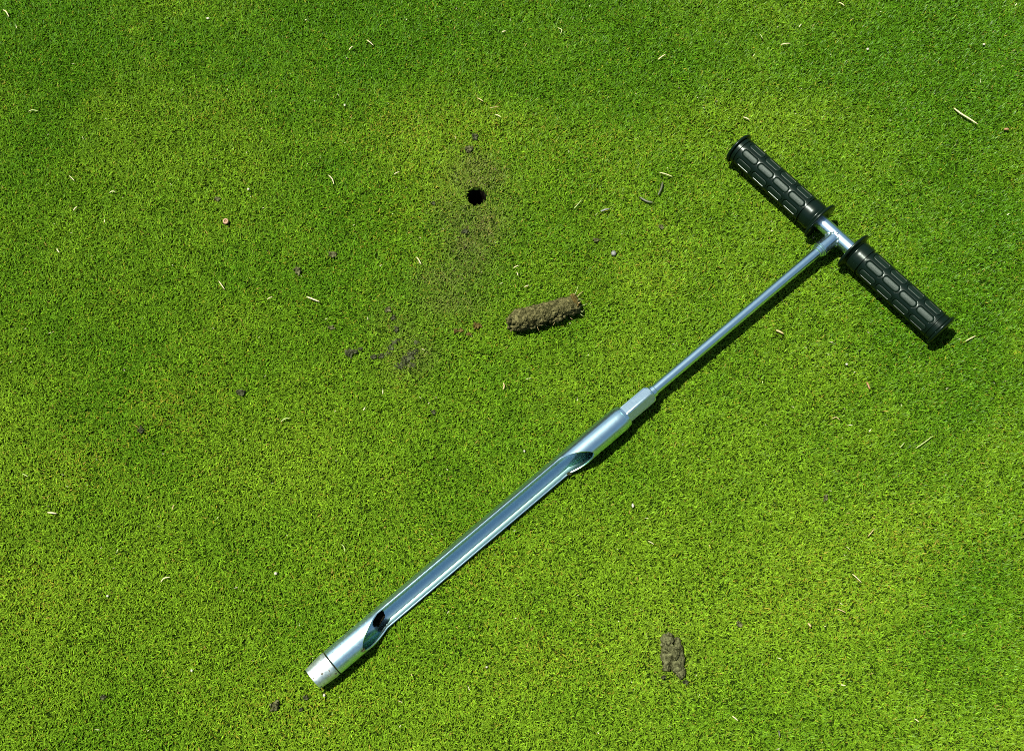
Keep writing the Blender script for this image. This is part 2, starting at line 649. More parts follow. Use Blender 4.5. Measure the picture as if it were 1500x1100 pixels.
def pocket(x, ang):
    ca = 2 * math.pi / NA_
    q = (ang + ca / 2) % ca - ca / 2
    w = q * GR
    best = 1.0
    for c in LOZ:
        dx, dy = abs(x - c) - (HLX - CR), abs(w) - (HLW - CR)
        d = math.hypot(max(dx, 0), max(dy, 0)) + min(max(dx, dy), 0) - CR
        best = min(best, d)
    t = min(max(0.5 - best / 0.0007, 0), 1)
    return t * t * (3 - 2 * t)


xs = sorted(set([0.0, 0.003, 0.0036, 0.0072, 0.0078, 0.0086, 0.0092] + [0.0105 + 0.00045 * i for i in range(198)] +
                [0.1004, 0.1009, 0.1016, 0.1024, 0.1029, 0.1035, 0.1060, 0.1090, 0.1130, 0.1138, 0.1150, 0.1160, 0.1170, 0.118, 0.1196]))
NG = 224
V, F = [], []
for x in xs:
    for k in range(NG):
        a = 2 * math.pi * k / NG
        r_ = body_r(x) - 0.0013 * pocket(x, a)
        V.append((x, r_ * math.sin(a), r_ * math.cos(a)))
for i in range(len(xs) - 1):
    for k in range(NG):
        F.append((i * NG + k, (i + 1) * NG + k, (i + 1) * NG + (k + 1) % NG, i * NG + (k + 1) % NG))
F.append(tuple(range(NG)))
F.append(tuple((len(xs) - 1) * NG + k for k in reversed(range(NG))))
grip0 = mesh_obj('grip', V, F, M_RUBBER, root)
auto_smooth(grip0, 45)
V, F = lathe([(-0.0008, 0.0), (-0.0008, 0.0150), (-0.0002, 0.0168), (0.0008, 0.0177), (0.0018, 0.0177), (0.0025, 0.0170), (0.0029, 0.0150), (0.0030, 0.0140)], 72)
cap0 = mesh_obj('end_cap', V, F, M_RUBBER, grip0)
auto_smooth(cap0, 60)
V, F = lathe([(0.1150, 0.0152), (0.1163, 0.0160), (0.1172, 0.0185), (0.1178, 0.0205), (0.1184, 0.0213), (0.1194, 0.0215), (0.1202, 0.0211), (0.1206, 0.0200), (0.1206, 0.0079)], 80)
fl0 = mesh_obj('flange', V, F, M_RUBBER, grip0)
auto_smooth(fl0, 60)


def pad_mesh():
    hx, hw, cr_ = HLX - 0.00045, HLW - 0.00045, CR - 0.0004
    ring = []
    for cx, cy, a0 in ((1, 1, 0), (-1, 1, 90), (-1, -1, 180), (1, -1, 270)):
        for j in range(6):
            a = R(a0 + 90 * j / 5)
            ring.append((cx * (hx - cr_) + cr_ * math.cos(a), cy * (hw - cr_) + cr_ * math.sin(a)))
    V, F = [], []
    n_ = len(ring)
    for ins, rr in ((0, GR - 0.0015), (0, GR - 0.00035), (0.00025, GR - 0.00012), (0.0012, GR - 0.00006)):
        fx, fy = 1 - ins / hx, 1 - ins / hw
        for (px, py) in ring:
            a = py * fy / GR
            V.append((px * fx, rr * math.sin(a), rr * math.cos(a)))
    for i in range(3):
        for k in range(n_):
            F.append((i * n_ + k, i * n_ + (k + 1) % n_, (i + 1) * n_ + (k + 1) % n_, (i + 1) * n_ + k))
    F.append(tuple(3 * n_ + k for k in range(n_)))
    return V, F


V, F = pad_mesh()
pad0 = mesh_obj('grip_pad', V, F, M_PAD, grip0)
auto_smooth(pad0, 40)
pads = [pad0]
for row in range(NA_):
    for c in LOZ:
        p = pad0 if (row == 0 and c == LOZ[0]) else pad0.copy()
        if p is not pad0:
            COL.objects.link(p)
        p.location = (c, 0, 0)
        p.rotation_euler = (2 * math.pi * row / NA_ * -1, 0, 0)
        if p is not pad0:
            pads.append(p)
# first grip: cap at -Y end, axis towards +Y, one row of pads towards the viewer's side
ROW = R(17)
grip0.rotation_euler = (Matrix.Rotation(math.pi / 2, 4, 'Z') @ Matrix.Rotation(-ROW, 4, 'X')).to_euler()
grip0.location = (0, -DC, HT)
grip1 = grip0.copy()
COL.objects.link(grip1)
grip1.rotation_euler = (Matrix.Rotation(-math.pi / 2, 4, 'Z') @ Matrix.Rotation(ROW, 4, 'X')).to_euler()
grip1.location = (0, DC, HT)
for ch in [cap0, fl0] + pads:
    c = ch.copy()
    COL.objects.link(c)
    c.parent = grip1

ROOTM = Matrix.Translation((TX, TY, 0)) @ Matrix.Rotation(math.pi + TA, 4, 'Z')


def tool_pt(s, y=0.0, z=0.0):
    return ROOTM @ (AX @ Vector((s, y, z)))


# ------------------------------------------------------------------ lumps of soil
def lump_mesh(name, dims, seed, mat, sub=3, rough=0.28, f=1.6, fine=0.10):
    bm = bmesh.new()
    bmesh.ops.create_icosphere(bm, subdivisions=sub, radius=1.0)
    off = Vector((seed * 3.17, seed * 1.31, seed * 7.7))
    for v in bm.verts:
        p = v.co.copy()
        d = 1 + rough * mnoise.noise(p * f + off) + rough * 0.6 * mnoise.noise(p * f * 2.3 + off) + fine * mnoise.noise(p * 9 + off)
        v.co = Vector((p.x * dims[0] * d, p.y * dims[1] * d, p.z * dims[2] * d))
    for fc in bm.faces:
        fc.smooth = True
    me = bpy.data.meshes.new(name)
    bm.to_mesh(me)
    bm.free()
    me.materials.append(mat)
    return me


CLEAR = []         # (p0, p1, radius, centre height): blades below these are pressed down
CLEAR += [(tool_pt(0.0), tool_pt(0.30), 0.0075, None), (tool_pt(0.30), tool_pt(0.6768), 0.0125, None)]
ty = ROOTM.to_3x3() @ Vector((0, 1, 0))
tc_ = ROOTM @ Vector((0, 0, HT))
for s_ in (-1, 1):
    CLEAR.append((tc_, tc_ + ty * s_ * 0.1424, 0.0160, None))
    CLEAR.append((tc_ + ty * s_ * 0.0195, tc_ + ty * s_ * 0.0245, 0.0214, None))


def lump(name, px, py, w, h, seed, mat, label, cat, group=None, zc=None, flat=0.6, rot=0.0, rough=0.28, sub=3, parts=None, crumbly=True):
    """w, h: size in the photograph's pixels; parts: lumps merged into the one clod, as (dx, dy, w, h, z) in those pixels"""
    c = ground(px, py, 0.004)
    k = (c - Vector((0, 0, CAM_H))).length / CAM_F * 0.97
    if parts is None:
        parts = [(0, 0, w, h, 0)]
    bm = bmesh.new()
    rl = random.Random(seed)
    for i, (dx, dy, pw, ph, pz) in enumerate(parts):
        rx, ry = pw * k / 2, ph * k / 2 * 1.08
        o_ = Matrix.Translation((dx * k, -dy * k * 1.08, pz * k)) @ Matrix.Rotation(rot, 4, 'Z')
        q_ = 1.0 if crumbly in (False, 'few') else 0.78
        me = lump_mesh('lump', (rx * q_, ry * q_, min(rx, ry) * flat * q_), seed + i * 1.7, mat, sub, rough, fine=0.2 if crumbly else 0.1)
        me.transform(o_)
        bm.from_mesh(me)
        bpy.data.meshes.remove(me)
        if crumbly:                                          # broken crumbs on and round the lump
            for q in range(4 if crumbly == 'few' else int(6 + 16 * min(1, (pw * ph) / 260))):
                a, d_ = rl.uniform(0, 6.283), math.sqrt(rl.random()) * 1.12
                s_ = rl.uniform(0.0006, 0.0014) * min(1.0, 0.5 + min(pw, ph) / 22)
                me = lump_mesh('lump', (s_ * rl.uniform(.8, 1.4), s_, s_ * rl.uniform(.6, 1)), rl.uniform(0, 90), mat, 2, 0.55)
                zz_ = min(rx, ry) * flat * 0.75 * math.sqrt(max(1 - min(d_, 1) ** 2, 0)) - 0.0003
                me.transform(o_ @ Matrix.Translation((rx * d_ * math.cos(a), ry * d_ * math.sin(a), zz_)) @ Matrix.Rotation(rl.uniform(0, 6), 4, 'Z'))
                bm.from_mesh(me)
                bpy.data.meshes.remove(me)
    me = bpy.data.meshes.new(name)
    bm.to_mesh(me)
    bm.free()
    me.materials.append(mat)
    o = link(name, me)
    o.location = (c.x, c.y, zc if zc is not None else 0.0036)
    tag(o, label, cat, group)
    r_ = min(w, h) * k / 2
    if name != 'soil_smear':                                 # grass pokes through the smears
        CLEAR.append((c, c + Vector((1e-4, 0, 0)), r_ * 0.85, 'flat'))
    else:
        o.location.z = 0.0022
    return o


G_CL = 'small soil clods dropped on the turf'
lump('soil_clod', 985, 958, 36, 56, 2, M_SOIL, 'largest grey-brown soil clod, crumbled, alone in the turf right of the cutting tip', 'soil clod', flat=0.8, rough=0.4, crumbly='few',
     parts=[(-6, -18, 18, 20, 1), (-9, 2, 17, 34, 1), (0, 0, 20, 20, 5), (9, 0, 16, 34, 1), (5, 14, 20, 20, 1), (11, 24, 13, 17, 0), (-9, 18, 13, 9, 0), (8, -17, 10, 12, 0)])
lump('soil_clod', 972, 991, 7, 4, 33, M_DARKSOIL, 'tiny grey crumb just below the largest crumbled clod, to its left', 'soil clod', G_CL)
lump('soil_clod', 1005, 998, 8, 6, 34, M_DARKSOIL, 'tiny grey crumb below the tapering foot of the largest crumbled clod', 'soil clod', G_CL)
lump('soil_clod', 403, 1034, 13, 14, 5, M_SOIL, 'small dark round soil clod below and left of the cutting tip', 'soil clod', G_CL, flat=0.8)
lump('soil_clod', 441, 1038, 6, 5, 6, M_DARKSOIL, 'tiny dark crumb right of the round clod below the cutting tip', 'soil clod', G_CL)
lump('soil_clod', 448, 1022, 7, 6, 61, M_DARKSOIL, 'tiny dark crumb directly beneath the end of the cutting tip', 'soil clod', G_CL)
lump('soil_clod', 150, 1021, 9, 6, 7, M_DARKSOIL, 'small flat dark crumb alone in the lower left corner of the turf', 'soil clod', G_CL, flat=0.4)
lump('soil_clod', 436, 397, 11, 12, 8, M_SOIL, 'small grey oval clod above the bright straw left of the hole', 'soil clod', G_CL, rot=0.7, flat=0.7)
lump('soil_clod', 487, 373, 14, 10, 9, M_SOIL, 'flat ragged brown crumb right of the grey oval clod', 'soil clod', G_CL, flat=0.4, rough=0.5)
lump('soil_clod', 352, 575, 16, 9, 10, M_DARKSOIL, 'small dark elongated clod left of the soil smears', 'soil clod', G_CL, rot=-0.4, flat=0.7)
lump('soil_clod', 206, 631, 8, 9, 11, M_DARKSOIL, 'tiny dark crumb in the turf far left at mid height', 'soil clod', G_CL)
lump('soil_clod', 635, 603, 6, 7, 12, M_DARKSOIL, 'tiny dark round crumb below the ragged soil smears', 'soil clod', G_CL)
lump('soil_clod', 514, 517, 17, 13, 13, M_DARKSOIL, 'dark clod at the left end of the smeared soil crumbs', 'soil clod', G_CL, flat=0.5,
     parts=[(-2, 0, 13, 12, 0), (6, -2, 9, 7, 0), (14, -7, 7, 4, -1)], rough=0.45)
lump('soil_clod', 547, 523, 9, 8, 14, M_DARKSOIL, 'small dark crumb right of the leftmost smear clod', 'soil clod', G_CL, flat=0.5)
lump('soil_clod', 559, 521, 9, 7, 15, M_DARKSOIL, 'small dark crumb between two smears of soil', 'soil clod', G_CL, flat=0.5)
lump('soil_smear', 574, 507, 20, 26, 16, M_DARKSOIL, 'ragged upright smear of dark soil pressed in the grass left of the larger smear', 'soil smear', flat=0.25, rough=0.55,
     parts=[(-4, 9, 10, 6, 0), (-1, 1, 10, 11, 0), (3, -7, 10, 7, 0), (8, -10, 7, 6, 0), (-9, 12, 7, 5, 0)])
lump('soil_smear', 597, 522, 30, 34, 17, M_DARKSOIL, 'largest ragged smear of dark soil pressed in the grass below the hole', 'soil smear', flat=0.22, rough=0.6,
     parts=[(-9, 13, 17, 9, 0), (-2, 5, 12, 14, 0), (4, -2, 12, 11, 0), (11, -8, 9, 9, 0), (6, 12, 14, 8, 0), (13, -22, 10, 6, 0)])
lump('soil_clod', 576, 465, 8, 7, 18, M_DARKSOIL, 'small grey crumb well above the upright soil smear', 'soil clod', G_CL, flat=0.4)
lump('soil_clod', 581, 482, 7, 9, 19, M_DARKSOIL, 'small dark crumb just above the upright soil smear', 'soil clod', G_CL, flat=0.5)
lump('soil_clod', 568, 453, 9, 8, 20, M_SOIL, 'faint brown crumb topmost above the soil smears', 'soil clod', G_CL, flat=0.3, rough=0.5)
lump('soil_clod', 485, 480, 9, 7, 21, M_SOIL, 'faint grey-brown crumb above the leftmost smear clod', 'soil clod', G_CL, flat=0.35, rough=0.5)
lump('thatch_crumb', 671, 484, 14, 8, 22, M_BROWN, 'flat brown thatch crumb left of the soil core', 'thatch crumb', flat=0.4, rough=0.5,
     parts=[(-4, 1, 7, 6, 0), (4, -1, 8, 6, 0), (16, 5, 9, 5, -1)])
lump('thatch_crumb', 699, 476, 13, 9, 23, M_BROWN, 'orange-brown thatch crumb nearest the left end of the soil core', 'thatch crumb', flat=0.55, rough=0.45)
lump('soil_clod', 687, 218, 13, 10, 24, M_SOIL, 'brown soil crumb above the hole', 'soil clod', G_CL, flat=0.35, rough=0.5)
lump('soil_clod', 696, 200, 9, 12, 25, M_DARKSOIL, 'dark crumb topmost above the hole', 'soil clod', G_CL, flat=0.35, rough=0.5)
lump('soil_clod', 681, 338, 9, 7, 26, M_DARKSOIL, 'small grey crumb below the hole', 'soil clod', G_CL, flat=0.35, rough=0.5)
lump('soil_clod', 874, 351, 10, 6, 27, M_SOIL, 'flat brown crumb between the soil core and the dark twigs', 'soil clod', G_CL, flat=0.4)
lump('soil_clod', 899, 371, 8, 8, 28, M_PELLET, 'round grey pellet above the right end of the soil core', 'soil clod', G_CL, flat=0.8, rough=0.1, crumbly=False)
lump('soil_clod', 969, 332, 7, 8, 29, M_SOIL, 'small brown crumb below the dark twigs', 'soil clod', G_CL, flat=0.5)
lump('soil_clod', 1210, 729, 8, 9, 30, M_SOIL, 'small grey crumb in the turf right of the sampling tube', 'soil clod', G_CL, flat=0.4)
lump('soil_clod', 1083, 913, 8, 7, 31, M_SOIL, 'faint brown crumb in the turf right of the largest crumbled clod', 'soil clod', G_CL, flat=0.3)
lump('soil_clod', 635, 297, 7, 6, 32, M_DARKSOIL, 'small dark crumb left of the hole', 'soil clod', G_CL, flat=0.4)
lump('soil_clod', 319, 291, 9, 7, 35, M_SOIL, 'faint flat grey crumb above the round seed case', 'soil clod', G_CL, flat=0.3)

# seed case: a small ring with a dark middle
sp = ground(331, 325, 0.005)
V, F = [], []
for i in range(28):
    a = 2 * math.pi * i / 28
    for j in range(12):
        b_ = 2 * math.pi * j / 12
        rr = 0.0021 + (0.0011 + 0.0002 * mnoise.noise(Vector((i * .7, j * .4, 2)))) * math.cos(b_)
        V.append((rr * math.cos(a), rr * math.sin(a) * 1.05, 0.0014 * math.sin(b_)))
for i in range(28):
    for j in range(12):
        F.append((i * 12 + j, ((i + 1) % 28) * 12 + j, ((i + 1) % 28) * 12 + (j + 1) % 12, i * 12 + (j + 1) % 12))
o = mesh_obj('seed_case', V, F, M_SEED)
o.location = (sp.x, sp.y, 0.0058)
o.rotation_euler = (R(10), R(-8), 0.3)
tag(o, 'small round brown seed case with a hollow middle left of the hole', 'seed case')
o2 = link('seed_core', lump_mesh('seed_core', (0.0012, 0.0012, 0.0008), 5, M_REDLEAF, 2), o)
o2.location = (0, 0, -0.0003)

# ------------------------------------------------------------------ the soil core
ca, cb = ground(744, 474, 0.0125), ground(849, 444, 0.0125)
cl = (cb - ca).length
NXC, NKC = 260, 150
V, F = [], []
for i in range(NXC + 1):
    t = i / NXC
    x = (t - 0.5) * cl
    e = min(t / 0.20, (1 - t) / 0.05, 1.0)
    taper = math.sqrt(max(1 - (1 - e) ** 2, 0.0))
    rb = 0.0112 * (1 - 0.16 * t) * (0.97 + 0.05 * math.sin(t * 7))
    for k in range(NKC):
        a = 2 * math.pi * k / NKC
        p = Vector((x * 90, math.sin(a), math.cos(a)))
        d = 1 + 0.14 * mnoise.noise(p * 0.8 + Vector((4, 1, 9))) + 0.13 * mnoise.noise(p * 2.2) + 0.08 * mnoise.noise(p * 5.0) + 0.09 * mnoise.noise(p * 9.0) + 0.05 * mnoise.noise(p * 17.0)
        if t > 0.93:
            d += 0.10 * mnoise.noise(p * 4.0)
        if 0.55 < t < 0.85 and math.sin(a) < -0.3:          # bite out of the lower side
            d -= 0.16 * math.sin((t - 0.55) / 0.30 * math.pi) * (-math.sin(a) - 0.3)
        rr = rb * d * max(taper, 0.02)
        V.append((x + 0.0012 * mnoise.noise(p * 3) * (t > 0.9 or t < 0.08), rr * math.sin(a), rr * math.cos(a)))
for i in range(NXC):
    for k in range(NKC):
        F.append((i * NKC + k, i * NKC + (k + 1) % NKC, (i + 1) * NKC + (k + 1) % NKC, (i + 1) * NKC + k))
F.append(tuple(range(NKC)))
F.append(tuple(NXC * NKC + k for k in reversed(range(NKC))))
rk = random.Random(8)
for q in range(64):                                          # ragged crumbs along the underside and the broken end
    t = rk.uniform(0.02, 0.75) if q < 46 else rk.uniform(0.0, 0.08)
    a = R(rk.uniform(-150, -70)) if q < 46 else rk.uniform(0, 6.28)
    rr = 0.0102 * rk.uniform(0.85, 1.08) * (1 if t > 0.12 else 0.75)
    s_ = rk.uniform(0.0009, 0.0024)
    me = lump_mesh('lump', (s_ * rk.uniform(.8, 1.5), s_, s_ * .9), rk.uniform(0, 90), M_CORE, 2, 0.55)
    o_ = len(V)
    for v in me.vertices:
        V.append(((t - 0.5) * cl + v.co.x, rr * math.sin(a) + v.co.y, rr * math.cos(a) + v.co.z))
    F += [tuple(k + o_ for k in p.vertices) for p in me.polygons]
    bpy.data.meshes.remove(me)
core = mesh_obj('soil_core', V, F, M_CORE)
cm = (ca + cb) / 2
core.location = (cm.x, cm.y, 0.0128)
cang = math.atan2(cb.y - ca.y, cb.x - ca.x)
core.rotation_euler = (0, 0, cang)
tag(core, 'cylindrical plug of sandy brown soil with roots at one end lying on the turf', 'soil core')
CLEAR.append((ca + (cb - ca) * 0.06, cb - (cb - ca) * 0.06, 0.0108, None))


def strand(pts, r0, r1=None, n=6, flat=0.6, taper=True):
    """a thin curved stalk through pts"""
    r1 = r1 or r0
    P = []
    m_ = len(pts) - 1
    for i in range(m_):
        for q in range(4):
            P.append(pts[i].lerp(pts[i + 1], q / 4))
    P.append(pts[-1])
    for _ in range(2):
        P = [P[0]] + [(P[i - 1] + P[i] * 2 + P[i + 1]) / 4 for i in range(1, len(P) - 1)] + [P[-1]]
    V, F = [], []
    L = len(P)
    for i, p in enumerate(P):
        tan = (P[min(i + 1, L - 1)] - P[max(i - 1, 0)]).normalized()
        sd_ = tan.cross(Vector((0, 0, 1)))
        sd_ = sd_.normalized() if sd_.length > 1e-5 else Vector((1, 0, 0))
        up_ = sd_.cross(tan)
        t = i / (L - 1)
        r_ = r0 + (r1 - r0) * t
        if taper:
            r_ *= 0.55 + 0.45 * math.sin(min(t * 5, (1 - t) * 5, 1.57))
        for j in range(n):
            a = 2 * math.pi * j / n
            V.append(p + sd_ * r_ * math.cos(a) + up_ * r_ * flat * math.sin(a))
    for i in range(L - 1):
        for j in range(n):
            F.append((i * n + j, i * n + (j + 1) % n, (i + 1) * n + (j + 1) % n, (i + 1) * n + j))
    F.append(tuple(reversed(range(n))))
    F.append(tuple((L - 1) * n + j for j in range(n)))
    return V, F


def join(parts):
    V, F = [], []
    for v, f in parts:
        o_ = len(V)
        V += list(v)
        F += [tuple(i + o_ for i in q) for q in f]
    return V, F


rr_ = random.Random(5)
roots, blades_, thatch = [], [], []
for i in range(15):                                         # pale roots and grass at the turf end, in the core's own frame
    a = rr_.uniform(0, 2 * math.pi)
    q = rr_.uniform(0.2, 1.0) * 0.010
    p0 = Vector((cl / 2 - rr_.uniform(0.002, 0.008), q * math.sin(a), q * math.cos(a)))
    dirv = Vector((rr_.uniform(0.5, 1.0), math.sin(a) * rr_.uniform(0.1, 0.9), math.cos(a) * rr_.uniform(0.0, 0.6))).normalized()
    l_ = rr_.uniform(0.004, 0.011)
    p1 = p0 + dirv * l_ * 0.5 + Vector((0, rr_.uniform(-.001, .001), rr_.uniform(-.001, .001)))
    p2 = p0 + dirv * l_ + Vector((0, rr_.uniform(-.003, .003), rr_.uniform(-.002, .001)))
    (blades_ if i % 3 else roots).append(strand([p0, p1, p2], rr_.uniform(.0003, .0006), .0002, 5))
for i in range(5):
    t = rr_.uniform(-0.15, 0.45)
    a = R(rr_.uniform(95, 150)) * -1
    rad = 0.0108
    p0 = Vector((t * cl, rad * math.sin(a), rad * math.cos(a)))
    p1 = p0 + Vector((rr_.uniform(-.003, .003), -rr_.uniform(.001, .003), rr_.uniform(-.002, .002)))
    p2 = p1 + Vector((rr_.uniform(-.003, .003), -rr_.uniform(.001, .003), rr_.uniform(-.003, 0)))
    roots.append(strand([p0, p1, p2], .0003, .0002, 5))
V, F = join(roots)
mesh_obj('root_strand', V, F, M_TAN, core)
V, F = join(blades_)
mesh_obj('turf_tuft', V, F, M_GSTRAW, core)
tm = lump_mesh('thatch_layer', (0.0048, 0.0085, 0.0090), 8, M_BROWN, 4, 0.3, 1.5, 0.2)
o = link('thatch_layer', tm, core)
o.location = (cl / 2 - 0.0058, 0.0012, 0.0012)

# soil stuck in the slot of the tube
o = link('soil_residue', lump_mesh('soil_residue', (0.0080, 0.0046, 0.0036), 3, M_HOLE, 4, 0.5, 1.4, 0.18))
q = tool_pt(0.5985, -0.0050, -0.0035)
o.location = q
o.rotation_euler = (R(25), 0, math.pi + TA + 0.5)
tag(o, 'wet black soil residue stuck inside the slot near the cutting tip', 'soil residue')
o = link('soil_residue', lump_mesh('soil_residue', (0.0022, 0.0019, 0.0014), 4, M_DARKSOIL, 3, 0.6, 1.6, 0.3))
q = tool_pt(0.6275, 0.0099, 0.0058)
o.location = q
tag(o, 'grey soil crumbs stuck on the pointed end of the slot', 'soil residue')
o = link('soil_residue', lump_mesh('soil_residue', (0.0020, 0.0014, 0.0010), 6, M_DARKSOIL, 3, 0.6, 1.6, 0.3))
q = tool_pt(0.3770, 0.0078, -0.0042)
o.location = q
tag(o, 'tiny dark soil fleck inside the upper end of the slot', 'soil residue')

# ------------------------------------------------------------------ dry straws, chips and twigs
G_ST = 'dry grass clippings on the turf'


def straw(pts, wpx, label, mat=None, name='straw', cat='straw', group=G_ST, z=0.0062, flat=0.6):
    P = [ground(x, y, z) for x, y in pts]
    k = (P[0] - Vector((0, 0, CAM_H))).length / CAM_F
    r_ = wpx * k / 2 * 0.82
    if len(P) == 2:
        mid = P[0].lerp(P[1], 0.5) + Vector((0, 0, 0.0005))
        P = [P[0], mid, P[1]]
    P[0] = P[0] - Vector((0, 0, 0.0010))
    c = sum(P, Vector()) / len(P)
    V, F = strand([p - c for p in P], r_, r_ * 0.8, 6, flat)
    o = mesh_obj(name, V, F, mat or M_STRAW)
    o.location = c
    tag(o, label, cat, group)
    return o


straw([(449, 434), (458, 438), (468, 442)], 3.2, 'bright pale straw below the grey oval clod')
straw([(391, 438), (399, 435)], 2.2, 'short pale straw left of the bright straw below the oval clod')
straw([(320, 411), (329, 424)], 2.0, 'thin pale straw slanting steeply below the seed case')
straw([(481, 256), (487, 262), (489, 270)], 2.2, 'bent pale straw with a kink, left of and level above the hole')
straw([(1398, 158), (1408, 167), (1420, 174), (1432, 182)], 3.4, 'longest and thickest pale straw at the top right of the turf', z=0.0070)
straw([(966, 252), (985, 259)], 2.0, 'thin pale straw just above the dark twigs')
straw([(69, 750), (83, 752)], 3.4, 'thick level white straw near the left edge')
straw([(235, 852), (240, 846), (249, 845)], 2.4, 'curved white straw left of the cutting tip')
straw([(41, 163), (47, 161), (56, 163)], 1.8, 'faint level straw near the upper left edge', M_GSTRAW)
straw([(4, 14), (9, 17), (13, 25)], 2.2, 'curved pale straw in the top left corner')
straw([(1249, 840), (1262, 853)], 1.9, 'thin yellow straw slanting in the lower right turf')
straw([(1240, 800), (1245, 805)], 1.7, 'very short straw above the thin yellow slanting straw', M_GSTRAW)
straw([(1272, 785), (1281, 774)], 1.7, 'thin upright-leaning straw in the right turf below the greenish pair', M_TAN)
straw([(1342, 656), (1354, 648), (1367, 638)], 2.0, 'long greenish stalk in the turf well below the right grip', M_GSTRAW)
straw([(1319, 655), (1325, 648)], 1.7, 'short greenish stalk left of the long greenish one', M_GSTRAW)
straw([(610, 376), (613, 380), (617, 387)], 2.4, 'pale straw lower left of the hole')
straw([(577, 255), (585, 252)], 2.2, 'short pale straw left of the hole and above it')
straw([(1144, 65), (1158, 64)], 2.2, 'level pale straw above the left grip near the top edge')
straw([(964, 87), (975, 80)], 2.4, 'pale straw rising to the right in the top middle turf')
straw([(735, 47), (741, 46)], 2.6, 'short bright white bit of straw near the top middle')
straw([(537, 58), (547, 67)], 2.0, 'pale straw falling to the right in the upper left middle turf')
straw([(511, 73), (517, 68)], 2.2, 'short straw left of the falling straw near the top', M_STRAW)
straw([(699, 143), (708, 149)], 2.2, 'tan straw well above the hole, upper of the three there', M_TAN)
straw([(717, 158), (731, 157)], 1.3, 'very thin level straw well above the hole, middle of the three there', M_TAN)
straw([(725, 167), (734, 172)], 2.0, 'pale straw well above the hole, lowest of the three there')
straw([(1089, 171), (1098, 176)], 2.6, 'short thick pale straw just above the end of the left grip')
straw([(1415, 499), (1423, 495), (1429, 492)], 2.2, 'pale straw beside the end of the right grip')
straw([(752, 392), (760, 389)], 2.2, 'short pale straw above the soil core, highest of three')
straw([(757, 398), (759, 404)], 2.0, 'short upright straw above the soil core, middle of three')
straw([(768, 420), (775, 418)], 2.2, 'short pale straw above the soil core, nearest to it')
straw([(107, 308), (113, 303)], 2.6, 'white bit of straw in the left turf below the thin pair')
straw([(83, 363), (84, 367), (87, 370)], 2.2, 'small curved white straw near the left edge at mid height')
straw([(101, 257), (109, 265)], 1.6, 'thin slanting straw in the upper left turf', M_STRAW)
straw([(160, 282), (164, 280), (169, 281)], 1.9, 'small level straw in the left turf right of the thin slanting one')
straw([(411, 617), (417, 613), (425, 612)], 2.2, 'pale greenish straw below the smears at left', M_GSTRAW)
straw([(252, 746), (255, 739)], 2.0, 'upright tan straw above the curved white straw', M_TAN)
straw([(32, 693), (41, 698)], 1.7, 'thin straw near the left edge above the thick white straw', M_GSTRAW)
straw([(1227, 891), (1239, 897)], 1.8, 'tan straw in the lower right turf', M_TAN)
straw([(1073, 1048), (1081, 1055)], 2.4, 'short white straw near the bottom edge below the largest clod')
straw([(1340, 1052), (1346, 1057)], 2.0, 'short pale straw near the bottom right edge')
straw([(1229, 3), (1237, 9)], 2.0, 'pale straw touching the top edge above the left grip')
straw([(841, 305), (846, 300), (852, 293)], 1.8, 'thin yellow straw between the hole and the dark twigs', M_GSTRAW)
straw([(950, 792), (958, 797)], 1.8, 'thin pale straw in the turf below the sampling tube', M_STRAW)
straw([(1113, 49), (1117, 57)], 1.6, 'thin upright straw near the top above the left grip', M_GSTRAW)
straw([(505, 808), (504, 800), (500, 797)], 1.5, 'thin curved straw left of the sampling tube', M_GSTRAW)
straw([(602, 986), (604, 990)], 2.0, 'tiny tan straw in the bottom turf below the tube', M_TAN)
straw([(1219, 613), (1225, 610), (1230, 615)], 1.6, 'thin arched brown straw in the turf below the right grip', M_TAN)
straw([(817, 40), (824, 44), (821, 50)], 2.0, 'hooked greenish blade clipping near the top middle', M_GSTRAW)

straw([(1137, 483), (1148, 489)], 4.2, 'tan wood chip between the rod and the right grip', M_TAN, 'wood_chip', 'chip', None)
straw([(1270, 559), (1274, 570)], 4.0, 'red-brown leaf scrap below the right grip', M_REDLEAF, 'leaf_scrap', 'leaf', None)
straw([(737, 570), (739, 565), (737, 560)], 2.8, 'tan curled leaf scrap left of the hexagonal nut', M_TAN, 'leaf_scrap', 'leaf', None)
straw([(1184, 912), (1188, 918)], 4.2, 'tan chip in the lower right turf', M_TAN, 'wood_chip', 'chip', None)
straw([(1471, 189), (1478, 190)], 5.0, 'brown leaf scrap at the right edge below the longest straw', M_REDLEAF, 'leaf_scrap', 'leaf', None)
straw([(971, 266), (969, 276), (964, 286)], 4.0, 'dark green twig standing steeply under the thin straw right of the hole', M_TWIG, 'twig', 'twig', None)
straw([(937, 288), (947, 295), (957, 297)], 4.5, 'dark green twig lying level beside the steep one', M_TWIG, 'twig', 'twig', None)
straw([(880, 309), (893, 306)], 4.0, 'grey pellet-like twig between the hole and the dark green twigs', M_PELLET, 'twig', 'twig', None)
straw([(1141, 1069), (1142, 1079)], 3.2, 'dark upright twig near the bottom edge', M_TWIG, 'twig', 'twig', None)

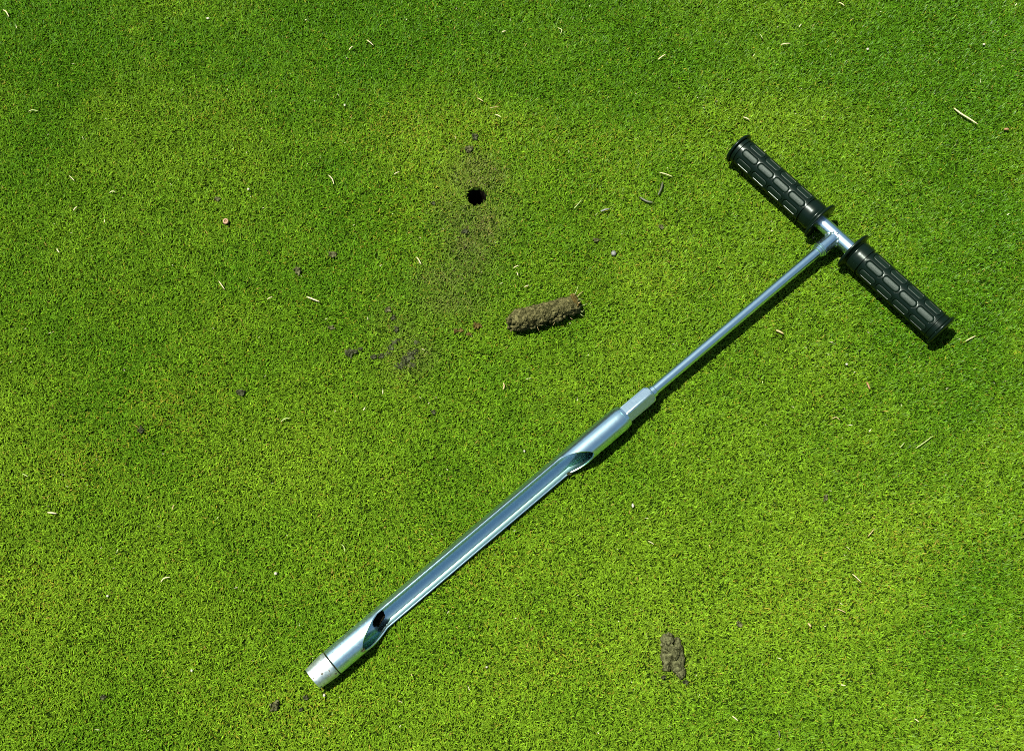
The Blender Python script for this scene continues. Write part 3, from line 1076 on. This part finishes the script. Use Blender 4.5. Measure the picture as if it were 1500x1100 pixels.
for i, (x, y, w, h, lab) in enumerate([
        (364, 278, 5, 5, 'white speck of grit right of the bent straw on the left side'),
        (768, 661, 4, 5, 'white speck of grit just above the sampling tube'),
        (305, 28, 6, 4, 'white speck of grit near the top edge left of the middle'),
        (1441, 66, 5, 4, 'white speck of grit in the top right corner'),
        (1271, 73, 5, 5, 'pale speck of grit near the top right, left of the corner speck'),
        (158, 873, 5, 4, 'pale speck of grit in the lower left turf'),
        (713, 977, 5, 4, 'grey-white speck of grit below the sampling tube near the bottom'),
        (281, 982, 5, 5, 'pale speck of grit left of the cutting tip'),
        (404, 840, 6, 6, 'grey speck of grit above the cutting tip on its left'),
        (927, 741, 5, 8, 'pale speck of grit below the wide top of the sampling tube'),
        (475, 1018, 5, 6, 'white speck of grit under the cutting tip'),
        (505, 155, 4, 5, 'white speck of grit in the upper left middle turf'),
        (1240, 534, 5, 4, 'pale speck of grit between the rod and the red-brown leaf')]):
    lump('grit_speck', x, y, w * 0.75, h * 0.75, 50 + i, M_WHITE, lab, 'grit', 'pale specks of grit on the turf', zc=0.0048, flat=0.7, sub=2, rough=0.4, crumbly=False)

# ------------------------------------------------------------------ grass
X0, X1, Y0, Y1 = -0.72, 0.72, 0.0, 1.02                   # the closely built piece of turf


def dust_mask(x, y):
    d = np.zeros_like(x)
    for px, py, rx, ry, s in ((697, 256, 40, 34, .75), (700, 325, 44, 40, .70), (655, 300, 30, 46, .35), (682, 370, 44, 50, .55), (655, 425, 52, 44, .55),
                              (690, 440, 30, 30, .30), (600, 520, 46, 36, .40), (575, 470, 36, 34, .25), (985, 960, 28, 34, .30), (742, 290, 30, 50, .2)):
        c = ground(px, py)
        k = (c - Vector((0, 0, CAM_H))).length / CAM_F
        d = np.maximum(d, s * np.exp(-(((x - c.x) / (rx * k)) ** 2 + ((y - c.y) / (ry * k * 1.1)) ** 2) * 1.1))
    return np.clip(0.85 * d * (0.35 + 1.3 * fbm(x, y, 0.02, 77, 3)), 0, 1)


# dry dark-green and yellow patches of the turf as the photograph shows them: (px, py, radius x, radius y, amount)
DARK = [(60, 400, 110, 100, .2), (780, 90, 230, 80, .5), (1300, 330, 200, 150, .3), (1470, 320, 100, 230, .6), (60, 60, 170, 90, .3), (560, 20, 160, 50, .5), (1440, 60, 140, 90, .55),
        (330, 130, 100, 60, .35), (520, 620, 90, 60, .28), (150, 640, 60, 50, .15), (330, 800, 120, 40, .12), (1060, 480, 80, 60, .2), (1440, 560, 90, 90, .45),
        (40, 200, 60, 60, .3), (700, 905, 90, 50, .18), (870, 1060, 100, 30, .15), (1370, 960, 100, 60, .2)]
YELL = [(600, 190, 120, 40, .5), (120, 680, 60, 40, .6), (250, 590, 60, 50, .55), (690, 820, 90, 50, .55), (820, 960, 110, 40, .5), (1200, 880, 110, 40, .45), (420, 1040, 120, 40, .35),
        (500, 860, 70, 30, .3), (860, 230, 120, 60, .3), (40, 870, 60, 40, .4), (1360, 800, 120, 40, .35), (960, 390, 90, 50, .3), (600, 330, 140, 70, .2), (320, 160, 60, 40, .3)]


def patches(x, y, lst):
    d = np.zeros_like(x)
    for px, py, rx, ry, s in lst:
        c = ground(px, py)
        k = (c - Vector((0, 0, CAM_H))).length / CAM_F
        d += s * np.exp(-(((x - c.x) / (rx * k)) ** 2 + ((y - c.y) / (ry * k * 1.1)) ** 2))
    return d


def make_blades(x, y, rs, world_detail=True):
    n_ = len(x)
    u1, u2, u3, u4, u5 = (rs.random(n_).astype(np.float32) for _ in range(5))
    big = fbm(x, y, 0.16, 3, 3)
    mid = fbm(x, y, 0.035, 9, 3)
    fin = fbm(x, y, 0.006, 15, 2)
    az = 2 * math.pi * (fbm(x, y, 0.05, 21, 2) * 0.9 + u1 * 0.92)
    hgt = (0.0018 + 0.0022 * u2) * (0.88 + 0.24 * mid)
    lean = (0.10 + 0.90 * u3)
    reach = hgt * np.tan(np.clip(lean, 0, 1.05)) * 1.1 + 0.0005
    wid = 0.00036 + 0.00024 * u4
    if world_detail:
        dust = dust_mask(x, y)
        dk, yl = patches(x, y, DARK), patches(x, y, YELL)
    else:
        dust = np.zeros_like(x)
        dk, yl = np.zeros_like(x) + 0.2, np.zeros_like(x)
    # colour
    grad = np.clip((y - 0.30) / 0.62, 0, 1)  # darker green with distance: part turf tone, part view-angle shading painted in
    t = np.clip(0.5 + 1.1 * (big - 0.5) + 0.45 * (mid - 0.5) + 0.4 * yl - 0.45 * dk + 0.28 * (0.42 - grad), 0, 1)
    t = np.clip(t + (u5 - 0.5) * 0.55, 0, 1)[:, None]
    D = np.array((0.046, 0.128, 0.0030), np.float32)
    L = np.array((0.124, 0.216, 0.0095), np.float32)
    col = D * (1 - t) + L * t
    v = np.exp(rs.normal(0, 0.25, n_)).astype(np.float32) * (0.86 + 0.28 * fin)
    col = col * v[:, None]
    yel = (rs.random(n_) < 0.018 + 0.20 * np.clip(yl, 0, 1) + 0.10 * np.clip(mid - 0.58, 0, 1))[:, None]
    col = np.where(yel, np.array((0.18, 0.18, 0.014), np.float32) * (0.7 + 0.6 * u5[:, None]), col)
    tan_ = (rs.random(n_) < 0.003 + 0.015 * np.clip(yl, 0, 1) + 0.015 * np.clip(big - 0.6, 0, 1))[:, None]
    col = np.where(tan_, np.array((0.19, 0.155, 0.030), np.float32) * (0.5 + 0.8 * u2[:, None]), col)
    pale = (rs.random(n_) < 0.0004)[:, None]
    col = np.where(pale, np.array((0.55, 0.53, 0.33), np.float32), col)
    dm = np.clip(dust * (0.45 + 0.8 * u4), 0, 0.9)[:, None]
    col = col * (1 - dm) + np.array((0.115, 0.096, 0.032), np.float32) * (0.6 + 0.7 * u1[:, None]) * dm
    hgt = hgt * (1 - 0.25 * dust)
    return az, hgt, reach, wid, col


def blade_mesh(name, x, y, az, hgt, reach, wid, col, zmax=None):
    n_ = len(x)
    ca_, sa_ = np.cos(az), np.sin(az)
    px_, py_ = -sa_, ca_
    P = np.zeros((n_, 4, 3), np.float32)
    h1 = hgt * 0.62
    h2 = hgt
    if zmax is not None:
        h1 = np.minimum(h1, zmax * 0.8)
        h2 = np.minimum(h2, zmax)
    r1, r2 = reach * 0.42, reach
    P[:, 0, 0], P[:, 0, 1], P[:, 0, 2] = x, y, -0.0006
    P[:, 1, 0], P[:, 1, 1], P[:, 1, 2] = x + ca_ * r1 - px_ * wid, y + sa_ * r1 - py_ * wid, h1
    P[:, 2, 0], P[:, 2, 1], P[:, 2, 2] = x + ca_ * r1 + px_ * wid, y + sa_ * r1 + py_ * wid, h1
    P[:, 3, 0], P[:, 3, 1], P[:, 3, 2] = x + ca_ * r2, y + sa_ * r2, h2
    idx = (np.arange(n_, dtype=np.int32) * 4)[:, None]
    loops = np.concatenate([idx + 0, idx + 2, idx + 1, idx + 1, idx + 2, idx + 3], axis=1).ravel()
    starts = (np.arange(n_, dtype=np.int32) * 6)[:, None] + np.array([0, 3], np.int32)
    me = bpy.data.meshes.new(name)
    me.vertices.add(n_ * 4)
    me.vertices.foreach_set('co', P.ravel())
    me.loops.add(n_ * 6)
    me.loops.foreach_set('vertex_index', loops.astype(np.int32))
    me.polygons.add(n_ * 2)
    me.polygons.foreach_set('loop_start', starts.ravel().astype(np.int32))
    a_ = me.attributes.new('blade_colour', 'FLOAT_COLOR', 'FACE')
    c_ = np.ones((n_, 2, 4), np.float32)
    c_[:, :, :3] = col[:, None, :]
    a_.data.foreach_set('color', c_.ravel())
    me.update(calc_edges=True)
    me.materials.append(M_GRASS)
    return me


DENS = 1080000                                              # blades per square metre
NBL = int((X1 - X0) * (Y1 - Y0) * DENS)
gx = rng.uniform(X0, X1, NBL).astype(np.float32)
gy = rng.uniform(Y0, Y1, NBL).astype(np.float32)
# leave out the corners beyond the frame's slanted sides, and the hole
keep = np.abs(gx) < 0.44 + 0.10 + (gy - Y0) * 0.17
ang = np.arctan2(gy - HC.y, gx - HC.x)
hr = HR * (1 + 0.05 * np.sin(3 * ang + 0.6) + 0.04 * np.sin(5 * ang + 2.0) + 0.04 * np.sin(11 * ang))
keep &= np.hypot(gx - HC.x, gy - HC.y) > hr * 1.04
# sparser where soil lies on the grass
gx, gy = gx[keep], gy[keep]
dst = dust_mask(gx, gy)
keep = rng.random(len(gx)) > 0.35 * dst
gx, gy = gx[keep], gy[keep]
az, hgt, reach, wid, col = make_blades(gx, gy, rng)
zmax = np.full(len(gx), 1.0, np.float32)
# blades on the rim hardly hang over the hole
tx_, ty_ = gx + np.cos(az) * reach, gy + np.sin(az) * reach
over = np.hypot(tx_ - HC.x, ty_ - HC.y) < HR * 0.98
reach = np.where(over, reach * np.where(rng.random(len(gx)) < 0.22, 0.95, 0.35), reach)
for p0, p1, rad, mode in CLEAR:
    d = np.array((p1.x - p0.x, p1.y - p0.y))
    L2 = max(float(d @ d), 1e-12)
    t = np.clip(((gx - p0.x) * d[0] + (gy - p0.y) * d[1]) / L2, 0, 1)
    dist = np.hypot(gx - p0.x - t * d[0], gy - p0.y - t * d[1])
    if mode == 'flat':
        zz = np.where(dist < rad, 0.0022, 1.0)
    else:
        cz = p0.z + t * (p1.z - p0.z)
        zz = np.where(dist < rad, cz - np.sqrt(np.maximum(rad * rad - dist * dist, 0)) - 0.0002, 1.0)
    zmax = np.minimum(zmax, np.maximum(zz, 0.0006))
me = blade_mesh('grass', gx, gy, az, hgt, reach, wid, col, zmax)
gr = link('grass', me)
tag(gr, 'closely mown bright green putting turf', kind='stuff')

# the same turf goes on around that piece: one tile of blades laid out by geometry nodes
TS = 0.12
rs2 = np.random.default_rng(5)
nt_ = int(TS * TS * 330000)
tx = rs2.uniform(-TS / 2, TS / 2, nt_).astype(np.float32)
ty2 = rs2.uniform(-TS / 2, TS / 2, nt_).astype(np.float32)
az, hgt, reach, wid, col = make_blades(tx, ty2, rs2, False)
me = blade_mesh('turf_around', tx, ty2, az, hgt, reach, wid * 1.25, col)
ta = link('turf_around', me)
tag(ta, kind='stuff')
ng = bpy.data.node_groups.new('lay_turf', 'GeometryNodeTree')
ng.interface.new_socket('Geometry', in_out='INPUT', socket_type='NodeSocketGeometry')
ng.interface.new_socket('Geometry', in_out='OUTPUT', socket_type='NodeSocketGeometry')
N = ng.nodes
gi, go = N.new('NodeGroupInput'), N.new('NodeGroupOutput')
pm = bpy.data.meshes.new('turf_points')
grid = N.new('GeometryNodeMeshGrid')
NXT, NYT = 41, 37
grid.inputs['Size X'].default_value = TS * (NXT - 1)
grid.inputs['Size Y'].default_value = TS * (NYT - 1)
grid.inputs['Vertices X'].default_value = NXT
grid.inputs['Vertices Y'].default_value = NYT
tf = N.new('GeometryNodeTransform')
CX, CY = 0.0, 0.52
tf.inputs['Translation'].default_value = (CX, CY, 0)
pos = N.new('GeometryNodeInputPosition')
sx = N.new('ShaderNodeSeparateXYZ')
# keep only points outside the closely built piece: |x| > limit or y outside
def mnode(op, a, b_=None):
    m_ = N.new('ShaderNodeMath')
    m_.operation = op
    for i_, v in enumerate((a, b_)):
        if v is None:
            continue
        if isinstance(v, (int, float)):
            m_.inputs[i_].default_value = v
        else:
            ng.links.new(v, m_.inputs[i_])
    return m_.outputs[0]


ng.links.new(pos.outputs[0], sx.inputs[0])
absx = mnode('ABSOLUTE', sx.outputs[0])
lim = mnode('MULTIPLY_ADD', sx.outputs[1], 0.17)
lim.node.inputs[2].default_value = 0.54 + TS * 0.45
c1 = mnode('GREATER_THAN', absx, lim)
yy = mnode('ABSOLUTE', mnode('SUBTRACT', sx.outputs[1], (Y0 + Y1) / 2))
c2 = mnode('GREATER_THAN', yy, (Y1 - Y0) / 2 + TS * 0.45)
sel = mnode('MAXIMUM', c1, c2)
rv = N.new('FunctionNodeRandomValue')
rv.data_type = 'INT'
rv.inputs[4].default_value = 0
rv.inputs[5].default_value = 3
ang_ = mnode('MULTIPLY', rv.outputs[2], math.pi / 2)
cx_ = N.new('ShaderNodeCombineXYZ')
ng.links.new(ang_, cx_.inputs[2])
inst = N.new('GeometryNodeInstanceOnPoints')
ng.links.new(grid.outputs[0], tf.inputs[0])
ng.links.new(tf.outputs[0], inst.inputs['Points'])
ng.links.new(sel, inst.inputs['Selection'])
ng.links.new(gi.outputs[0], inst.inputs['Instance'])
ng.links.new(cx_.outputs[0], inst.inputs['Rotation'])
ng.links.new(inst.outputs[0], go.inputs[0])
md = ta.modifiers.new('lay', 'NODES')
md.node_group = ng

# fine crumbs of soil scattered between the hole and the smears
NC = 26000
cx2 = rng.uniform(HC.x - 0.16, HC.x + 0.08, NC)
cy2 = rng.uniform(HC.y - 0.26, HC.y + 0.08, NC)
w = dust_mask(cx2, cy2)
ok = (rng.random(NC) < w ** 1.5 * 0.9) & (np.hypot(cx2 - HC.x, cy2 - HC.y) > HR * 1.15)
cx2, cy2 = cx2[ok], cy2[ok]
oct_v = np.array(((1, 0, 0), (0, 1, 0), (-1, 0, 0), (0, -1, 0), (0, 0, 1), (0, 0, -1)), np.float32)
oct_f = [(0, 1, 4), (1, 2, 4), (2, 3, 4), (3, 0, 4), (1, 0, 5), (2, 1, 5), (3, 2, 5), (0, 3, 5)]
V, F = [], []
for i in range(len(cx2)):
    s_ = 0.00028 * math.exp(rng.normal(0, 0.42))
    a = rng.uniform(0, 6.28)
    j = (1 + rng.uniform(-.35, .35, 6))[:, None]
    q = oct_v * j * s_
    z = rng.uniform(0.0012, 0.0046)
    o_ = len(V)
    for v in q:
        V.append((cx2[i] + v[0] * math.cos(a) - v[1] * math.sin(a), cy2[i] + v[0] * math.sin(a) + v[1] * math.cos(a), z + v[2]))
    F += [tuple(k + o_ for k in f_) for f_ in oct_f]
o = mesh_obj('soil_crumbs', V, F, M_DUST, smooth=False)
tag(o, 'fine brown soil crumbs sprinkled over the grass around and below the hole', kind='stuff')
